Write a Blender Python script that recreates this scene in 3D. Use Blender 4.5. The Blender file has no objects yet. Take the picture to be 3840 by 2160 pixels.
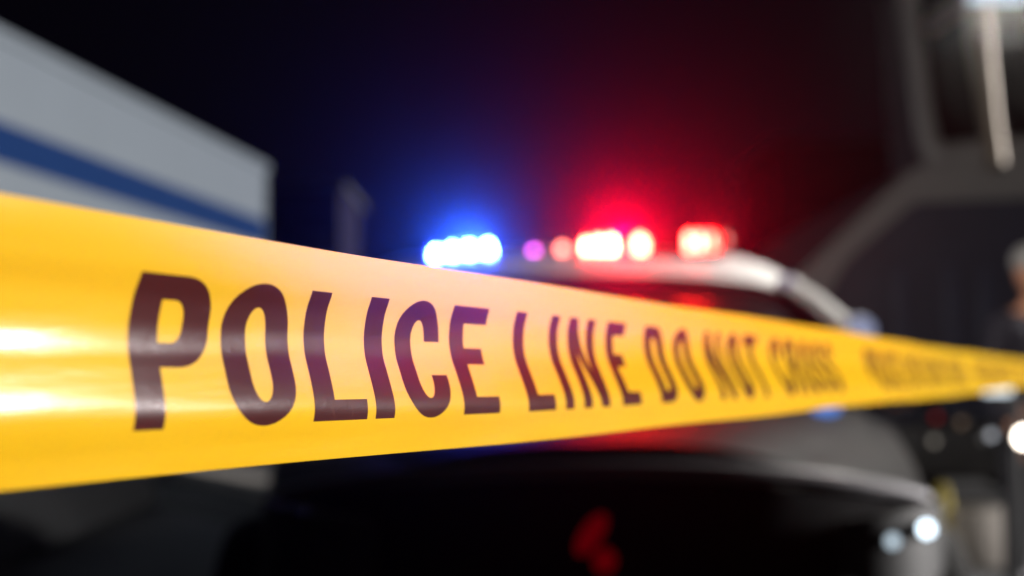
import bpy, bmesh, math, random
from mathutils import Vector, Matrix
from mathutils.geometry import tessellate_polygon
random.seed(4)
S = bpy.context.scene
COL = S.collection
R = math.radians
# ------------------------------------------------------------------ camera
CAM_H = 1.05
TILT = math.atan(331 / 5000)
cam = bpy.data.cameras.new('camera')
camo = bpy.data.objects.new('camera', cam)
COL.objects.link(camo)
S.camera = camo
camo.location = (0, 0, CAM_H)
camo.rotation_euler = (R(90) + TILT, 0, 0)
cam.sensor_width = 36
cam.lens = 36 * 5000 / 3840
cam.clip_start = 0.01
cam.clip_end = 600
cam.dof.use_dof = True
cam.dof.focus_distance = 0.50
cam.dof.aperture_fstop = cam.lens / 8.8
# ------------------------------------------------------------------ night sky
w = bpy.data.worlds.new('World')
S.world = w
w.use_nodes = True
bg = w.node_tree.nodes['Background']
bg.inputs[0].default_value = (0.50, 0.38, 0.9, 1)
bg.inputs[1].default_value = 0.0018
# ------------------------------------------------------------------ low key light from the right
sun = bpy.data.lights.new('sun', 'SUN')
suno = bpy.data.objects.new('sun', sun)
COL.objects.link(suno)
sun.energy = 7.4
sun.angle = R(5)
sun.color = (1.0, 0.96, 0.93)
SUN_AZ, SUN_EL = R(12), R(7.5)
sd = Vector((math.cos(SUN_AZ) * math.cos(SUN_EL), math.sin(SUN_AZ) * math.cos(SUN_EL), math.sin(SUN_EL)))
suno.rotation_euler = sd.to_track_quat('Z', 'Y').to_euler()
suno.location = sd * 20 + Vector((0, 0, 2))
S.view_settings.view_transform = 'Standard'
S.view_settings.look = 'None'
S.view_settings.exposure = 0
S.view_settings.gamma = 1
S.view_settings.use_curve_mapping = False
S.render.engine = 'CYCLES'
S.cycles.use_denoising = True
S.cycles.max_bounces = 10
S.cycles.volume_bounces = 0
S.cycles.transparent_max_bounces = 16
S.cycles.sample_clamp_indirect = 6
S.cycles.caustics_reflective = False
S.cycles.caustics_refractive = True

# ------------------------------------------------------------------ helpers
def at(px, py, Y):
    """point at world depth Y on the sight line through photo pixel px,py"""
    f = 5000
    d = Vector(((px - 1920) / f, 0, 0)) + Vector((0, math.cos(TILT), math.sin(TILT))) \
        + (1080 - py) / f * Vector((0, -math.sin(TILT), math.cos(TILT)))
    return Vector((0, 0, CAM_H)) + d * (Y / d.y)

def mat(name, color, rough=0.5, metal=0.0, noise=0.0, scale=20, bump=0.0, emit=None, estr=0, coat=0, spec=0.5, color2=None, stretch=None):
    m = bpy.data.materials.new(name)
    m.use_nodes = True
    nt = m.node_tree
    b = nt.nodes['Principled BSDF']
    b.inputs['Base Color'].default_value = (*color, 1)
    b.inputs['Roughness'].default_value = rough
    b.inputs['Metallic'].default_value = metal
    b.inputs['Coat Weight'].default_value = coat
    b.inputs['Specular IOR Level'].default_value = spec
    if emit:
        b.inputs['Emission Color'].default_value = (*emit, 1)
        b.inputs['Emission Strength'].default_value = estr
    if noise or bump:
        tc = nt.nodes.new('ShaderNodeTexCoord')
        mp = nt.nodes.new('ShaderNodeMapping')
        if stretch: mp.inputs['Scale'].default_value = stretch
        n = nt.nodes.new('ShaderNodeTexNoise')
        n.inputs['Scale'].default_value = scale
        n.inputs['Detail'].default_value = 6
        nt.links.new(tc.outputs['Object'], mp.inputs[0])
        nt.links.new(mp.outputs[0], n.inputs['Vector'])
        if noise:
            r = nt.nodes.new('ShaderNodeMix')
            r.data_type = 'RGBA'
            c2 = color2 or tuple(c * (1 - noise) for c in color)
            r.inputs[6].default_value = (*color, 1)
            r.inputs[7].default_value = (*c2, 1)
            nt.links.new(n.outputs['Fac'], r.inputs[0])
            nt.links.new(r.outputs[2], b.inputs['Base Color'])
            mr = nt.nodes.new('ShaderNodeMapRange')
            mr.inputs['To Min'].default_value = max(0.02, rough - 0.08)
            mr.inputs['To Max'].default_value = min(1, rough + 0.12)
            nt.links.new(n.outputs['Fac'], mr.inputs['Value'])
            nt.links.new(mr.outputs[0], b.inputs['Roughness'])
        if bump:
            bp = nt.nodes.new('ShaderNodeBump')
            bp.inputs['Strength'].default_value = bump
            bp.inputs['Distance'].default_value = 0.01
            nt.links.new(n.outputs['Fac'], bp.inputs['Height'])
            nt.links.new(bp.outputs[0], b.inputs['Normal'])
    return m

def emitter(name, color, strength):
    m = bpy.data.materials.new(name)
    m.use_nodes = True
    nt = m.node_tree
    nt.nodes.clear()
    o = nt.nodes.new('ShaderNodeOutputMaterial')
    e = nt.nodes.new('ShaderNodeEmission')
    e.inputs[0].default_value = (*color, 1)
    e.inputs[1].default_value = strength
    nt.links.new(e.outputs[0], o.inputs[0])
    return m

def clear_cover(name, color, gloss=0.08, milky=0.0):
    m = bpy.data.materials.new(name)
    m.use_nodes = True
    nt = m.node_tree
    nt.nodes.clear()
    o = nt.nodes.new('ShaderNodeOutputMaterial')
    t = nt.nodes.new('ShaderNodeBsdfTransparent')
    t.inputs[0].default_value = (*color, 1)
    g = nt.nodes.new('ShaderNodeBsdfGlossy')
    g.inputs['Roughness'].default_value = 0.08
    mx = nt.nodes.new('ShaderNodeMixShader')
    mx.inputs[0].default_value = gloss
    nt.links.new(t.outputs[0], mx.inputs[1])
    nt.links.new(g.outputs[0], mx.inputs[2])
    last = mx
    if milky:
        tl = nt.nodes.new('ShaderNodeBsdfTranslucent')
        tl.inputs[0].default_value = (*[c ** 4 for c in color], 1)
        m2 = nt.nodes.new('ShaderNodeMixShader')
        m2.inputs[0].default_value = milky
        nt.links.new(mx.outputs[0], m2.inputs[1])
        nt.links.new(tl.outputs[0], m2.inputs[2])
        last = m2
    nt.links.new(last.outputs[0], o.inputs[0])
    return m

def obj(name, bm, m, parent=None, smooth=True):
    me = bpy.data.meshes.new(name)
    if m: me.materials.append(m)
    bm.normal_update()
    bm.to_mesh(me)
    bm.free()
    if smooth:
        me.shade_smooth()
        try: me.set_sharp_from_angle(angle=R(35))
        except Exception: pass
    o = bpy.data.objects.new(name, me)
    COL.objects.link(o)
    o.parent = parent
    return o

def tag(o, label, cat, group=None):
    o['label'] = label
    o['category'] = cat
    if group: o['group'] = group
    return o

def thing(name, label, cat, loc=(0, 0, 0), rotz=0, group=None):
    o = bpy.data.objects.new(name, None)
    o.empty_display_size = 0.2
    COL.objects.link(o)
    o.location = loc
    o.rotation_euler = (0, 0, rotz)
    return tag(o, label, cat, group)

def struct(o, kind='structure'):
    o['kind'] = kind
    return o

def box(bm, c, s, rot=None, bev=0.0, seg=2):
    t = bmesh.new()
    bmesh.ops.create_cube(t, size=1)
    bmesh.ops.scale(t, vec=s, verts=t.verts)
    if bev:
        bmesh.ops.bevel(t, geom=t.edges[:], offset=bev, segments=seg, affect='EDGES', profile=0.5)
    if rot: bmesh.ops.rotate(t, cent=(0, 0, 0), matrix=rot, verts=t.verts)
    bmesh.ops.translate(t, vec=c, verts=t.verts)
    merge(bm, t)

def merge(bm, t):
    vm = {}
    for v in t.verts: vm[v] = bm.verts.new(v.co)
    for f in t.faces:
        try: bm.faces.new([vm[v] for v in f.verts])
        except ValueError: pass
    t.free()

def tube(bm, pts, rad, seg=10, cap=True):
    """tapered tube through pts; rad a number or one per point"""
    pts = [Vector(p) for p in pts]
    rs = rad if isinstance(rad, (list, tuple)) else [rad] * len(pts)
    rings = []
    for i, p in enumerate(pts):
        a = pts[max(i - 1, 0)]
        b = pts[min(i + 1, len(pts) - 1)]
        d = (b - a).normalized()
        q = d.to_track_quat('Z', 'Y')
        rings.append([bm.verts.new(p + q @ Vector((rs[i] * math.cos(2 * math.pi * k / seg), rs[i] * math.sin(2 * math.pi * k / seg), 0))) for k in range(seg)])
    for i in range(len(rings) - 1):
        for k in range(seg):
            bm.faces.new((rings[i][k], rings[i][(k + 1) % seg], rings[i + 1][(k + 1) % seg], rings[i + 1][k]))
    if cap:
        bm.faces.new(rings[0][::-1])
        bm.faces.new(rings[-1])

def lathe(bm, prof, c, axis='Z', seg=24):
    """prof: (radius, height) pairs"""
    c = Vector(c)
    rings = []
    for r_, h in prof:
        ring = []
        for k in range(seg):
            a = 2 * math.pi * k / seg
            p = (r_ * math.cos(a), r_ * math.sin(a), h)
            if axis == 'X': p = (p[2], p[0], p[1])
            elif axis == 'Y': p = (p[1], p[2], p[0])
            ring.append(bm.verts.new(c + Vector(p)))
        rings.append(ring)
    for i in range(len(rings) - 1):
        for k in range(seg):
            bm.faces.new((rings[i][k], rings[i][(k + 1) % seg], rings[i + 1][(k + 1) % seg], rings[i + 1][k]))
    bm.faces.new(rings[0][::-1])
    bm.faces.new(rings[-1])

def grid(bm, fn, nu, nv):
    vs = [[bm.verts.new(fn(i / nu, j / nv)) for j in range(nv + 1)] for i in range(nu + 1)]
    for i in range(nu):
        for j in range(nv):
            bm.faces.new((vs[i][j], vs[i + 1][j], vs[i + 1][j + 1], vs[i][j + 1]))
    return vs

def sheet(bm, fn, nu, nv, th):
    """grid panel with thickness th along its normals"""
    t = bmesh.new()
    grid(t, fn, nu, nv)
    t.normal_update()
    bmesh.ops.solidify(t, geom=t.faces[:], thickness=th)
    merge(bm, t)

def lerp(a, b, t): return a + (b - a) * t

def interp(xs, ys, x):
    if x <= xs[0]: return ys[0]
    for i in range(len(xs) - 1):
        if x <= xs[i + 1]:
            t = (x - xs[i]) / (xs[i + 1] - xs[i])
            t = t * t * (3 - 2 * t) if False else t
            return lerp(ys[i], ys[i + 1], t)
    return ys[-1]

def smooth_interp(xs, ys, x):
    """Catmull-Rom through unevenly spaced knots"""
    n = len(xs)
    if x <= xs[0]: return ys[0]
    if x >= xs[-1]: return ys[-1]
    for i in range(n - 1):
        if x <= xs[i + 1]: break
    def m(k):
        if k == 0: return (ys[1] - ys[0]) / (xs[1] - xs[0])
        if k == n - 1: return (ys[-1] - ys[-2]) / (xs[-1] - xs[-2])
        return (ys[k + 1] - ys[k - 1]) / (xs[k + 1] - xs[k - 1])
    h = xs[i + 1] - xs[i]
    t = (x - xs[i]) / h
    return (2*t**3 - 3*t**2 + 1) * ys[i] + (t**3 - 2*t**2 + t) * h * m(i) + (-2*t**3 + 3*t**2) * ys[i+1] + (t**3 - t**2) * h * m(i+1)

# ------------------------------------------------------------------ materials
M = {}
M['black_paint'] = mat('black_paint', (0.009, 0.0085, 0.010), 0.55, coat=0.0, spec=0.12, noise=0.3, scale=6)
M['white_paint'] = mat('white_paint', (0.78, 0.78, 0.76), 0.5, coat=0.1, noise=0.05, scale=4)
M['highlight_grey'] = mat('highlight_grey', (0.13, 0.125, 0.14), 0.45, metal=0.2, noise=0.15, scale=9)
M['black_plastic'] = mat('black_plastic', (0.02, 0.02, 0.022), 0.5, noise=0.3, scale=40)
M['rubber'] = mat('rubber', (0.018, 0.018, 0.018), 0.8, noise=0.3, scale=30)
M['chrome'] = mat('chrome', (0.75, 0.75, 0.77), 0.15, metal=1.0, noise=0.1, scale=12)
M['alloy'] = mat('alloy', (0.45, 0.45, 0.46), 0.35, metal=1.0, noise=0.2, scale=20)
M['windshield_glass'] = mat('windshield_glass', (0.006, 0.006, 0.008), 0.38, spec=0.35)
M['glass_dark'] = mat('glass_dark', (0.01, 0.01, 0.012), 0.50, spec=0.25, noise=0.2, scale=3)
M['reflector'] = mat('reflector', (0.8, 0.8, 0.82), 0.2, metal=1.0, noise=0.1, scale=50)
M['clear_lens'] = clear_cover('clear_lens', (0.96, 0.96, 0.97))
M['blue_lens'] = clear_cover('blue_lens', (0.55, 0.7, 1.0), 0.05, 0.10)
M['red_lens'] = clear_cover('red_lens', (1.0, 0.50, 0.45), 0.05, 0.10)
M['asphalt'] = mat('asphalt', (0.055, 0.054, 0.056), 0.75, noise=0.5, scale=3, bump=0.5)
M['concrete'] = mat('concrete', (0.72, 0.74, 0.80), 0.8, noise=0.35, scale=2.5, bump=0.3)
M['pale_concrete'] = mat('pale_concrete', (0.62, 0.56, 0.50), 0.8, noise=0.3, scale=3, bump=0.3)
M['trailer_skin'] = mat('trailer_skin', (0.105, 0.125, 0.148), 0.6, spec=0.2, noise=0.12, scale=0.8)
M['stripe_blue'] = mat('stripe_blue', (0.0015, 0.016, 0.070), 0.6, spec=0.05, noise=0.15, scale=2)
M['steel_dark'] = mat('steel_dark', (0.09, 0.09, 0.095), 0.5, metal=0.6, noise=0.3, scale=8)
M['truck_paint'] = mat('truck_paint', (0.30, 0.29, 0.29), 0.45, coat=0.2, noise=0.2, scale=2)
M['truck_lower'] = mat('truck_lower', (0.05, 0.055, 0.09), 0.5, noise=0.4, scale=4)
M['rib_paint'] = mat('rib_paint', (0.06, 0.07, 0.12), 0.5, noise=0.3, scale=4)
M['yellow_plastic'] = mat('yellow_plastic', (0.55, 0.42, 0.02), 0.5, noise=0.15, scale=10)
M['wall_far'] = mat('wall_far', (0.02, 0.018, 0.03), 0.9, spec=0.0, noise=0.3, scale=1.5)
M['post_metal'] = mat('post_metal', (0.25, 0.25, 0.26), 0.4, metal=0.8, noise=0.2, scale=15)

# ------------------------------------------------------------------ ground
bm = bmesh.new()
def gfn(u, v):
    return Vector((lerp(-38, 38, u), lerp(-6, 60, v), 0))
grid(bm, gfn, 8, 8)
struct(obj('ground', bm, M['asphalt'], smooth=False))
# lit ground beside the trailer, put into the colour as a paler patch
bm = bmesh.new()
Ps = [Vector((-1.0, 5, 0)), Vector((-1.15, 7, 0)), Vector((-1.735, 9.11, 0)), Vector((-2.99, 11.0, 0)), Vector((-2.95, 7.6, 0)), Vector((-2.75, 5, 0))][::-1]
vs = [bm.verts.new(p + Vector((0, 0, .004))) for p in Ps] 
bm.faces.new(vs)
struct(obj('lit_pavement', bm, mat('lit_pavement_tone', (0.26, 0.26, 0.28), 0.8, noise=0.35, scale=2.5, bump=0.3), smooth=False))

# ------------------------------------------------------------------ haze
def make_haze():
    bm = bmesh.new()
    box(bm, (0, 27, 2.9), (84, 72, 8.6))
    m = bpy.data.materials.new('haze')
    m.use_nodes = True
    nt = m.node_tree
    nt.nodes.clear()
    o = nt.nodes.new('ShaderNodeOutputMaterial')
    v = nt.nodes.new('ShaderNodeVolumePrincipled')
    v.inputs['Color'].default_value = (0.9, 0.9, 0.9, 1)
    v.inputs['Density'].default_value = 0.0008
    v.inputs['Anisotropy'].default_value = 0.965
    nt.links.new(v.outputs[0], o.inputs['Volume'])
    h = obj('haze', bm, m, smooth=False)
    struct(h, 'stuff')
make_haze()

# ------------------------------------------------------------------ box trailer at the left
def wheel(parent, c, r, wd, dual=False):
    bm = bmesh.new()
    lathe(bm, [(r * .62, -wd / 2), (r * .93, -wd / 2), (r, -wd * .3), (r, wd * .3), (r * .93, wd / 2), (r * .62, wd / 2)], (0, 0, 0), 'X', 28)
    e = obj('wheel', bm, M['rubber'], parent)
    e.location = c
    bm = bmesh.new()
    lathe(bm, [(r * .2, -wd * .52), (r * .64, -wd * .46), (r * .64, wd * .46), (r * .5, wd * .40), (r * .2, wd * .53)], (0, 0, 0), 'X', 24)
    obj('rim', bm, M['alloy'], e)
    bm = bmesh.new()
    for k in range(6):
        a = k * math.pi / 3
        lathe(bm, [(.012, -wd * .56), (.012, wd * .56)], (0, r * .35 * math.cos(a), r * .35 * math.sin(a)), 'X', 6)
    obj('wheel_nut', bm, M['chrome'], e)['kind'] = 'stuff'
    return e

def make_trailer():
    # right-hand wall runs from near end to far end; local +y runs away from the camera
    near, far = Vector((-5.0, 8.0, 0)), Vector((-3.58, 19.3, 0))
    d = far - near
    L = d.length
    rz = math.atan2(-d.x, d.y)
    t = thing('box_trailer', 'tall grey white box trailer with a dark blue stripe along its side', 'trailer', near, rz)
    Wd, z0, z1 = 2.5, 1.12, 4.10
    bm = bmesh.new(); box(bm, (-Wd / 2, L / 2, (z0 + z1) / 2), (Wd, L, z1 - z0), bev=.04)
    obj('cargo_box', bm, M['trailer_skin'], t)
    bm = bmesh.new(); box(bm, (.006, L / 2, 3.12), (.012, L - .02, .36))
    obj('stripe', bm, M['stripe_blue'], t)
    for zz, nm in ((z1 - .02, 'top_rail'), (z0 + .05, 'bottom_rail')):
        bm = bmesh.new(); box(bm, (.012, L / 2, zz), (.04, L + .02, .11), bev=.01)
        obj(nm, bm, M['trailer_skin'], t)
    n = 0
    pm = None
    for k in range(n + 1):
        y = L - .06
        if pm is None:
            bm = bmesh.new(); box(bm, (0, 0, 0), (.018, .05, z1 - z0 - .2), bev=.004)
            o = obj('side_rib', bm, M['trailer_skin'], t); pm = o.data
        else:
            o = bpy.data.objects.new('side_rib', pm); COL.objects.link(o); o.parent = t
        o.location = (.004, y, (z0 + z1) / 2)
    for y in (L - 1.2, L - 2.5):
        for x in (-.2, -2.3):
            wheel(t, (x, y, .5), .5, .3)
        bm = bmesh.new(); tube(bm, [(-.2, y, .5), (-2.3, y, .5)], .07)
        obj('axle', bm, M['steel_dark'], t)
    bm = bmesh.new(); box(bm, (-Wd / 2, L / 2, z0 - .12), (1.0, L - .4, .2), bev=.02)
    obj('chassis_frame', bm, M['steel_dark'], t)
    for x in (-.5, -2.0):
        bm = bmesh.new(); box(bm, (x, 2.4, .52), (.12, .12, .96), bev=.01); box(bm, (x, 2.4, .03), (.3, .3, .06), bev=.01)
        obj('landing_leg', bm, M['steel_dark'], t)
make_trailer()

def barrier(label, p, q, m, group=None):
    p, q = Vector(p), Vector(q)
    d = q - p
    L = d.length
    rz = math.atan2(d.y, d.x)
    bm = bmesh.new()
    prof = [(-.3, 0), (.3, 0), (.3, .09), (.14, .33), (.09, .82), (-.09, .82), (-.14, .33), (-.3, .09)]
    a = [bm.verts.new((0, y, z)) for y, z in prof]
    b = [bm.verts.new((L, y, z)) for y, z in prof]
    k = len(prof)
    for i in range(k): bm.faces.new((a[i], a[(i + 1) % k], b[(i + 1) % k], b[i]))
    bm.faces.new(a[::-1]); bm.faces.new(b)
    bmesh.ops.bevel(bm, geom=bm.edges[:], offset=.015, segments=2, affect='EDGES')
    o = obj('concrete_barrier', bm, m)
    o.location = p; o.rotation_euler = (0, 0, rz)
    return tag(o, label, 'barrier', group)
barrier('long pale concrete barrier on the ground below the tape at the left edge', (-3.12, 6.9, 0), (-3.17, 9.0, 0), M['concrete'], 'concrete barriers by the trailer')
barrier('far pale concrete barrier ending where the dark gap under the tape begins', (-3.175, 9.08, 0), (-3.25, 11.2, 0), M['concrete'], 'concrete barriers by the trailer')
# kerb strip
bm = bmesh.new()
a, b = Vector((-3.75, 14.6, 0)), Vector((-1.50, 10.7, 0))
dd = (b - a); box(bm, ((a + b) / 2 + Vector((0, 0, .065))), (dd.length, .35, .13), Matrix.Rotation(math.atan2(dd.y, dd.x), 3, 'Z'), bev=.02)
struct(obj('kerb', bm, M['pale_concrete'], smooth=False))

# ------------------------------------------------------------------ far buildings
def far_building(x0, x1, y0, y1, h, label, cols, rows, dp=4):
    t = thing('far_building', label, 'building', ((x0 + x1) / 2, y0, 0))
    wd = x1 - x0
    bm = bmesh.new(); box(bm, (0, dp / 2, h / 2), (wd, dp, h))
    obj('wall', bm, M['wall_far'], t, smooth=False)
    bm = bmesh.new(); box(bm, (0, dp / 2, h + .06), (wd + .3, dp + .3, .12))
    obj('roof', bm, M['steel_dark'], t, smooth=False)
    for i in range(cols):
        for j in range(rows):
            x = -wd / 2 + (i + .5) * wd / cols
            z = 1.4 + j * 2.3
            bm = bmesh.new(); box(bm, (x, -.03, z), (wd / cols * .5, .08, 1.1))
            f = obj('window', bm, M['steel_dark'], t, smooth=False)
            bm = bmesh.new(); box(bm, (x, -.08, z), (wd / cols * .42, .03, .96))
            obj('pane', bm, M['glass_dark'], f, smooth=False)
far_building(-7.4, -3.9, 30, 34, 5.3, 'dim low building with dark windows far off behind the blue lights', 3, 2)
far_building(5.2, 13, 26, 30, 5.6, 'dark building far off behind the grey truck at the right', 5, 2)

# ------------------------------------------------------------------ police sedan
def make_car():
    yaw = R(.6)
    # local: +x image right, +y forward (towards the camera)  -> rotate by 180 deg about z mirrored
    t = thing('police_car', 'black and white police sedan facing the camera with red and blue roof lights flashing', 'police car', (.2205, 4.90, 0), math.pi - yaw)
    # local frame of the Empty: rotated by 180-yaw, so image right is local -x, forward is local +y
    X = -1
    secs = [(2.10, .54, .32, .58, .68), (2.06, .63, .24, .66, .79), (1.98, .71, .21, .70, .855), (1.86, .77, .2, .735, .885), (1.6, .82, .2, .82, .925), (1.3, .86, .2, .895, .95),
            (1.0, .90, .2, .93, .985), (0, .955, .2, .965, .97), (-1.5, .95, .22, .985, .99), (-1.95, .93, .25, .985, 1.04),
            (-2.6, .89, .28, .97, 1.02), (-2.86, .82, .35, .9, .95), (-2.95, .7, .45, .76, .80)]
    ys = [s[0] for s in secs][::-1]
    def sec(y):
        return [smooth_interp(ys, [s[k] for s in secs][::-1], y) for k in (1, 2, 3, 4)]
    def top(x, y):
        w_, zb, zs, zc = sec(y)
        u = min(1, abs(x) / w_)
        return zc - (zc - zs) * (u ** 2.4) - max(0, u - .9) * .25
    bm = bmesh.new()
    ny, rings = 56, []
    for i in range(ny + 1):
        y = lerp(-2.95, 2.10, i / ny)
        w_, zb, zs, zc = sec(y)
        ring = []
        ring.append((-w_ * .86, zb)); ring.append((-w_ * .98, zb + .1))
        ring.append((-w_ * 1.0, lerp(zb, zs, .55))); ring.append((-w_ * .985, zs - .07))
        for k in range(13):
            x = lerp(-.965, .965, k / 12) * w_
            ring.append((x, top(x, y)))
        ring.append((w_ * .985, zs - .07)); ring.append((w_ * 1.0, lerp(zb, zs, .55)))
        ring.append((w_ * .98, zb + .1)); ring.append((w_ * .86, zb))
        rings.append([bm.verts.new((x, y, z)) for x, z in ring])
    n = len(rings[0])
    for i in range(ny):
        for k in range(n):
            bm.faces.new((rings[i][k], rings[i][(k + 1) % n], rings[i + 1][(k + 1) % n], rings[i + 1][k]))
    bm.faces.new(rings[0]); bm.faces.new(rings[-1][::-1])
    bmesh.ops.recalc_face_normals(bm, faces=bm.faces[:])
    obj('body', bm, M['black_paint'], t)
    # hood panel with raised centre
    bm = bmesh.new()
    def hood(u, v):
        y = lerp(.98, 1.93, v)
        hw = lerp(.80, .56, v ** 1.6)
        x = lerp(-hw, hw, u)
        a = abs(x) / hw
        return Vector((x, y - .12 * a * a * (v > 0) * v, top(x, y) + .012 + .018 * (1 - max(0, (a - .45)) / .55 if a > .45 else 1)))
    sheet(bm, hood, 26, 16, .012)
    obj('hood', bm, M['black_paint'], t)
    # highlight along the leading edge, put in as a grey tube
    bm = bmesh.new()
    pts, q = [], 22
    for i in range(q + 1):
        x = lerp(-.74, .74, i / q)
        y = 2.03 - .20 * (abs(x) / .74) ** 2.6
        pts.append((x, y, top(x, y - .02) + .012))
    tube(bm, pts, .020, 8)
    obj('hood_highlight', bm, M['highlight_grey'], t)
    # grille
    bm = bmesh.new()
    box(bm, (0, 2.11, .53), (1.05, .05, .20), bev=.02)
    g = obj('grille', bm, M['black_plastic'], t)
    for k in range(5):
        bm = bmesh.new(); box(bm, (0, 2.145, .455 + k * .036), (1.0, .02, .012), bev=.003)
        obj('grille_slat', bm, M['black_plastic'], g)
    # bumper
    bm = bmesh.new()
    box(bm, (0, 2.06, .32), (1.36, .22, .20), bev=.06, seg=3)
    obj('bumper', bm, M['black_plastic'], t)
    bm = bmesh.new()
    box(bm, (0, -2.93, .48), (1.6, .16, .26), bev=.05, seg=3)
    obj('rear_bumper', bm, M['black_plastic'], t)
    # two dim red reflections in the grille, put in as glowing pods
    pod = emitter('reflection_red', (1.0, 0.0, 0.015), 0.08)
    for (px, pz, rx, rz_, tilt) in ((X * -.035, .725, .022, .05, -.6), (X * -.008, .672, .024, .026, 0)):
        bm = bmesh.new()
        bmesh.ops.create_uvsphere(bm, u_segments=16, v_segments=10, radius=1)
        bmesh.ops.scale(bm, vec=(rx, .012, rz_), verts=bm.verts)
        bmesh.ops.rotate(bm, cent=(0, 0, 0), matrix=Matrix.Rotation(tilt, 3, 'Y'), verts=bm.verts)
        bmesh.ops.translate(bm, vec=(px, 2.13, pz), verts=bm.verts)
        obj('grille_reflection', bm, pod, t)
    def nose(x): return smooth_interp([.40, .54, .63, .71, .77], [2.105, 2.10, 2.06, 1.98, 1.86], x)
    # headlights
    for s in (-1, 1):
        lit = (s == X)
        bm = bmesh.new()
        def hl(u, v):
            x = lerp(.48, .76, u)
            y = nose(x) + .030
            z = lerp(.60, .755, v) + .02 * u
            return Vector((s * x, y - .02, z - .0))
        sheet(bm, hl, 8, 5, -.012 * s)
        h = obj('headlight', bm, M['glass_dark'], t)
        for (lx, lz, lr, st) in ((.584, .712, .013, 1.1), (.672, .730, .015, 5.0)):
            ly = nose(lx) + .030
            bm = bmesh.new(); lathe(bm, [(lr * 1.25, -.05), (lr * 1.25, .012), (lr * 1.05, .012), (lr, -.01)], (s * lx, ly, lz), 'Y', 20)
            obj('lamp_bezel', bm, M['reflector'] if lit else M['black_plastic'], h)
            bm = bmesh.new(); lathe(bm, [(lr * .98, -.008), (lr * .9, .004), (lr * .4, .014)], (s * lx, ly, lz), 'Y', 20)
            obj('bulb', bm, emitter('headlight_bulb', (0.72, 0.88, 1.0), st) if lit else M['glass_dark'], h)
    # roof
    bm = bmesh.new()
    def roofz(x, y):
        u = abs(x)
        zc = smooth_interp([-1.25, -.9, -.4, -.05, .18, .30], [1.36, 1.45, 1.512, 1.495, 1.438, 1.376], y)
        return zc - .050 * (u ** 3)
    def roof(u, v):
        y = lerp(-1.2, .30, v); hw = smooth_interp([-1.25, -.4, .30], [.66, .735, .75], y)
        a = lerp(-1, 1, u)
        return Vector((a * hw, y - .06 * a * a * v, roofz(a, y) - (.02 * max(0, abs(a) - .85) / .15)))
    sheet(bm, roof, 26, 20, -.03)
    obj('roof', bm, M['white_paint'], t)
    # windshield & rear glass
    def wind(u, v):
        a = lerp(-1, 1, u)
        p0 = Vector((a * .73, .27 - .06 * a * a, roofz(a, .28) - .01)); p1 = Vector((a * .90, 1.06 - .16 * a * a, .99 - .03 * a * a))
        p = p0.lerp(p1, v); p.z += .035 * math.sin(math.pi * v)
        return p
    bm = bmesh.new(); sheet(bm, wind, 18, 12, .006)
    obj('windshield', bm, M['windshield_glass'], t)
    def rear(u, v):
        a = lerp(-1, 1, u)
        p0 = Vector((a * .58, -1.18, roofz(a, -1.2) - .01)); p1 = Vector((a * .78, -1.95 + .1 * a * a, 1.02))
        return p0.lerp(p1, v)
    bm = bmesh.new(); sheet(bm, rear, 14, 8, .006)
    obj('rear_window', bm, M['glass_dark'], t)
    for s in (-1, 1):
        bm = bmesh.new(); tube(bm, [(s * .745, .22, 1.355), (s * .80, .50, 1.26), (s * .875, .80, 1.12), (s * .925, 1.0, .985)], [.052, .052, .050, .050], 10)
        obj('windshield_pillar', bm, M['white_paint'], t)
        bm = bmesh.new(); tube(bm, [(s * .69, -.55, 1.38), (s * .90, -.5, .97)], .035, 8)
        obj('door_pillar', bm, M['black_plastic'], t)
        bm = bmesh.new(); tube(bm, [(s * .62, -1.15, 1.31), (s * .80, -1.6, 1.12), (s * .86, -1.95, .99)], .05, 8)
        obj('rear_pillar', bm, M['white_paint'], t)
        for (ya, yb, zt) in ((.75, -.5, 1.34), (-.58, -1.5, 1.33)):
            bm = bmesh.new()
            pts = [(s * .905, ya, .965), (s * .905, yb, .965), (s * .68, yb + (.25 if yb < -1 else 0), zt - (.05 if yb < -1 else 0)), (s * .69, min(ya, .12) , zt)]
            f = bm.faces.new([bm.verts.new(p) for p in pts])
            bmesh.ops.solidify(bm, geom=[f], thickness=.006)
            obj('side_window', bm, M['glass_dark'], t)
        for (ya, yb) in ((.82, -.5), (-.53, -1.42)):
            bm = bmesh.new()
            def door(u, v, ya=ya, yb=yb):
                y = lerp(ya, yb, u); z = lerp(.32, .90, v); w_ = sec(y)[0]
                return Vector((s * (w_ * (1.0 - .015 * abs(v - .5)) + .014), y, z))
            sheet(bm, door, 8, 6, .012 * s)
            dr = obj('door', bm, M['white_paint'], t)
            bm = bmesh.new(); box(bm, (s * .985, yb + .14, .82), (.03, .16, .03), bev=.01)
            obj('handle', bm, M['black_plastic'], dr)
        # mirror
        bm = bmesh.new(); box(bm, (s * 1.03, .70, 1.02), (.2, .09, .13), bev=.035, seg=3); box(bm, (s * .93, .73, .98), (.08, .05, .05), bev=.01)
        obj('side_mirror', bm, M['black_paint'], t)
        # spotlight on the pillar
        bm = bmesh.new(); bmesh.ops.create_uvsphere(bm, u_segments=20, v_segments=12, radius=.05)
        bmesh.ops.translate(bm, vec=(s * .865, .74, 1.19), verts=bm.verts)
        tube(bm, [(s * .87, .74, 1.17), (s * .80, .70, 1.17)], .012, 8)
        sp = obj('spotlight', bm, M['white_paint'], t)
        bm = bmesh.new(); lathe(bm, [(.045, -.01), (.042, .01), (.02, .02)], (s * .865, .78, 1.19), 'Y', 20)
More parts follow.
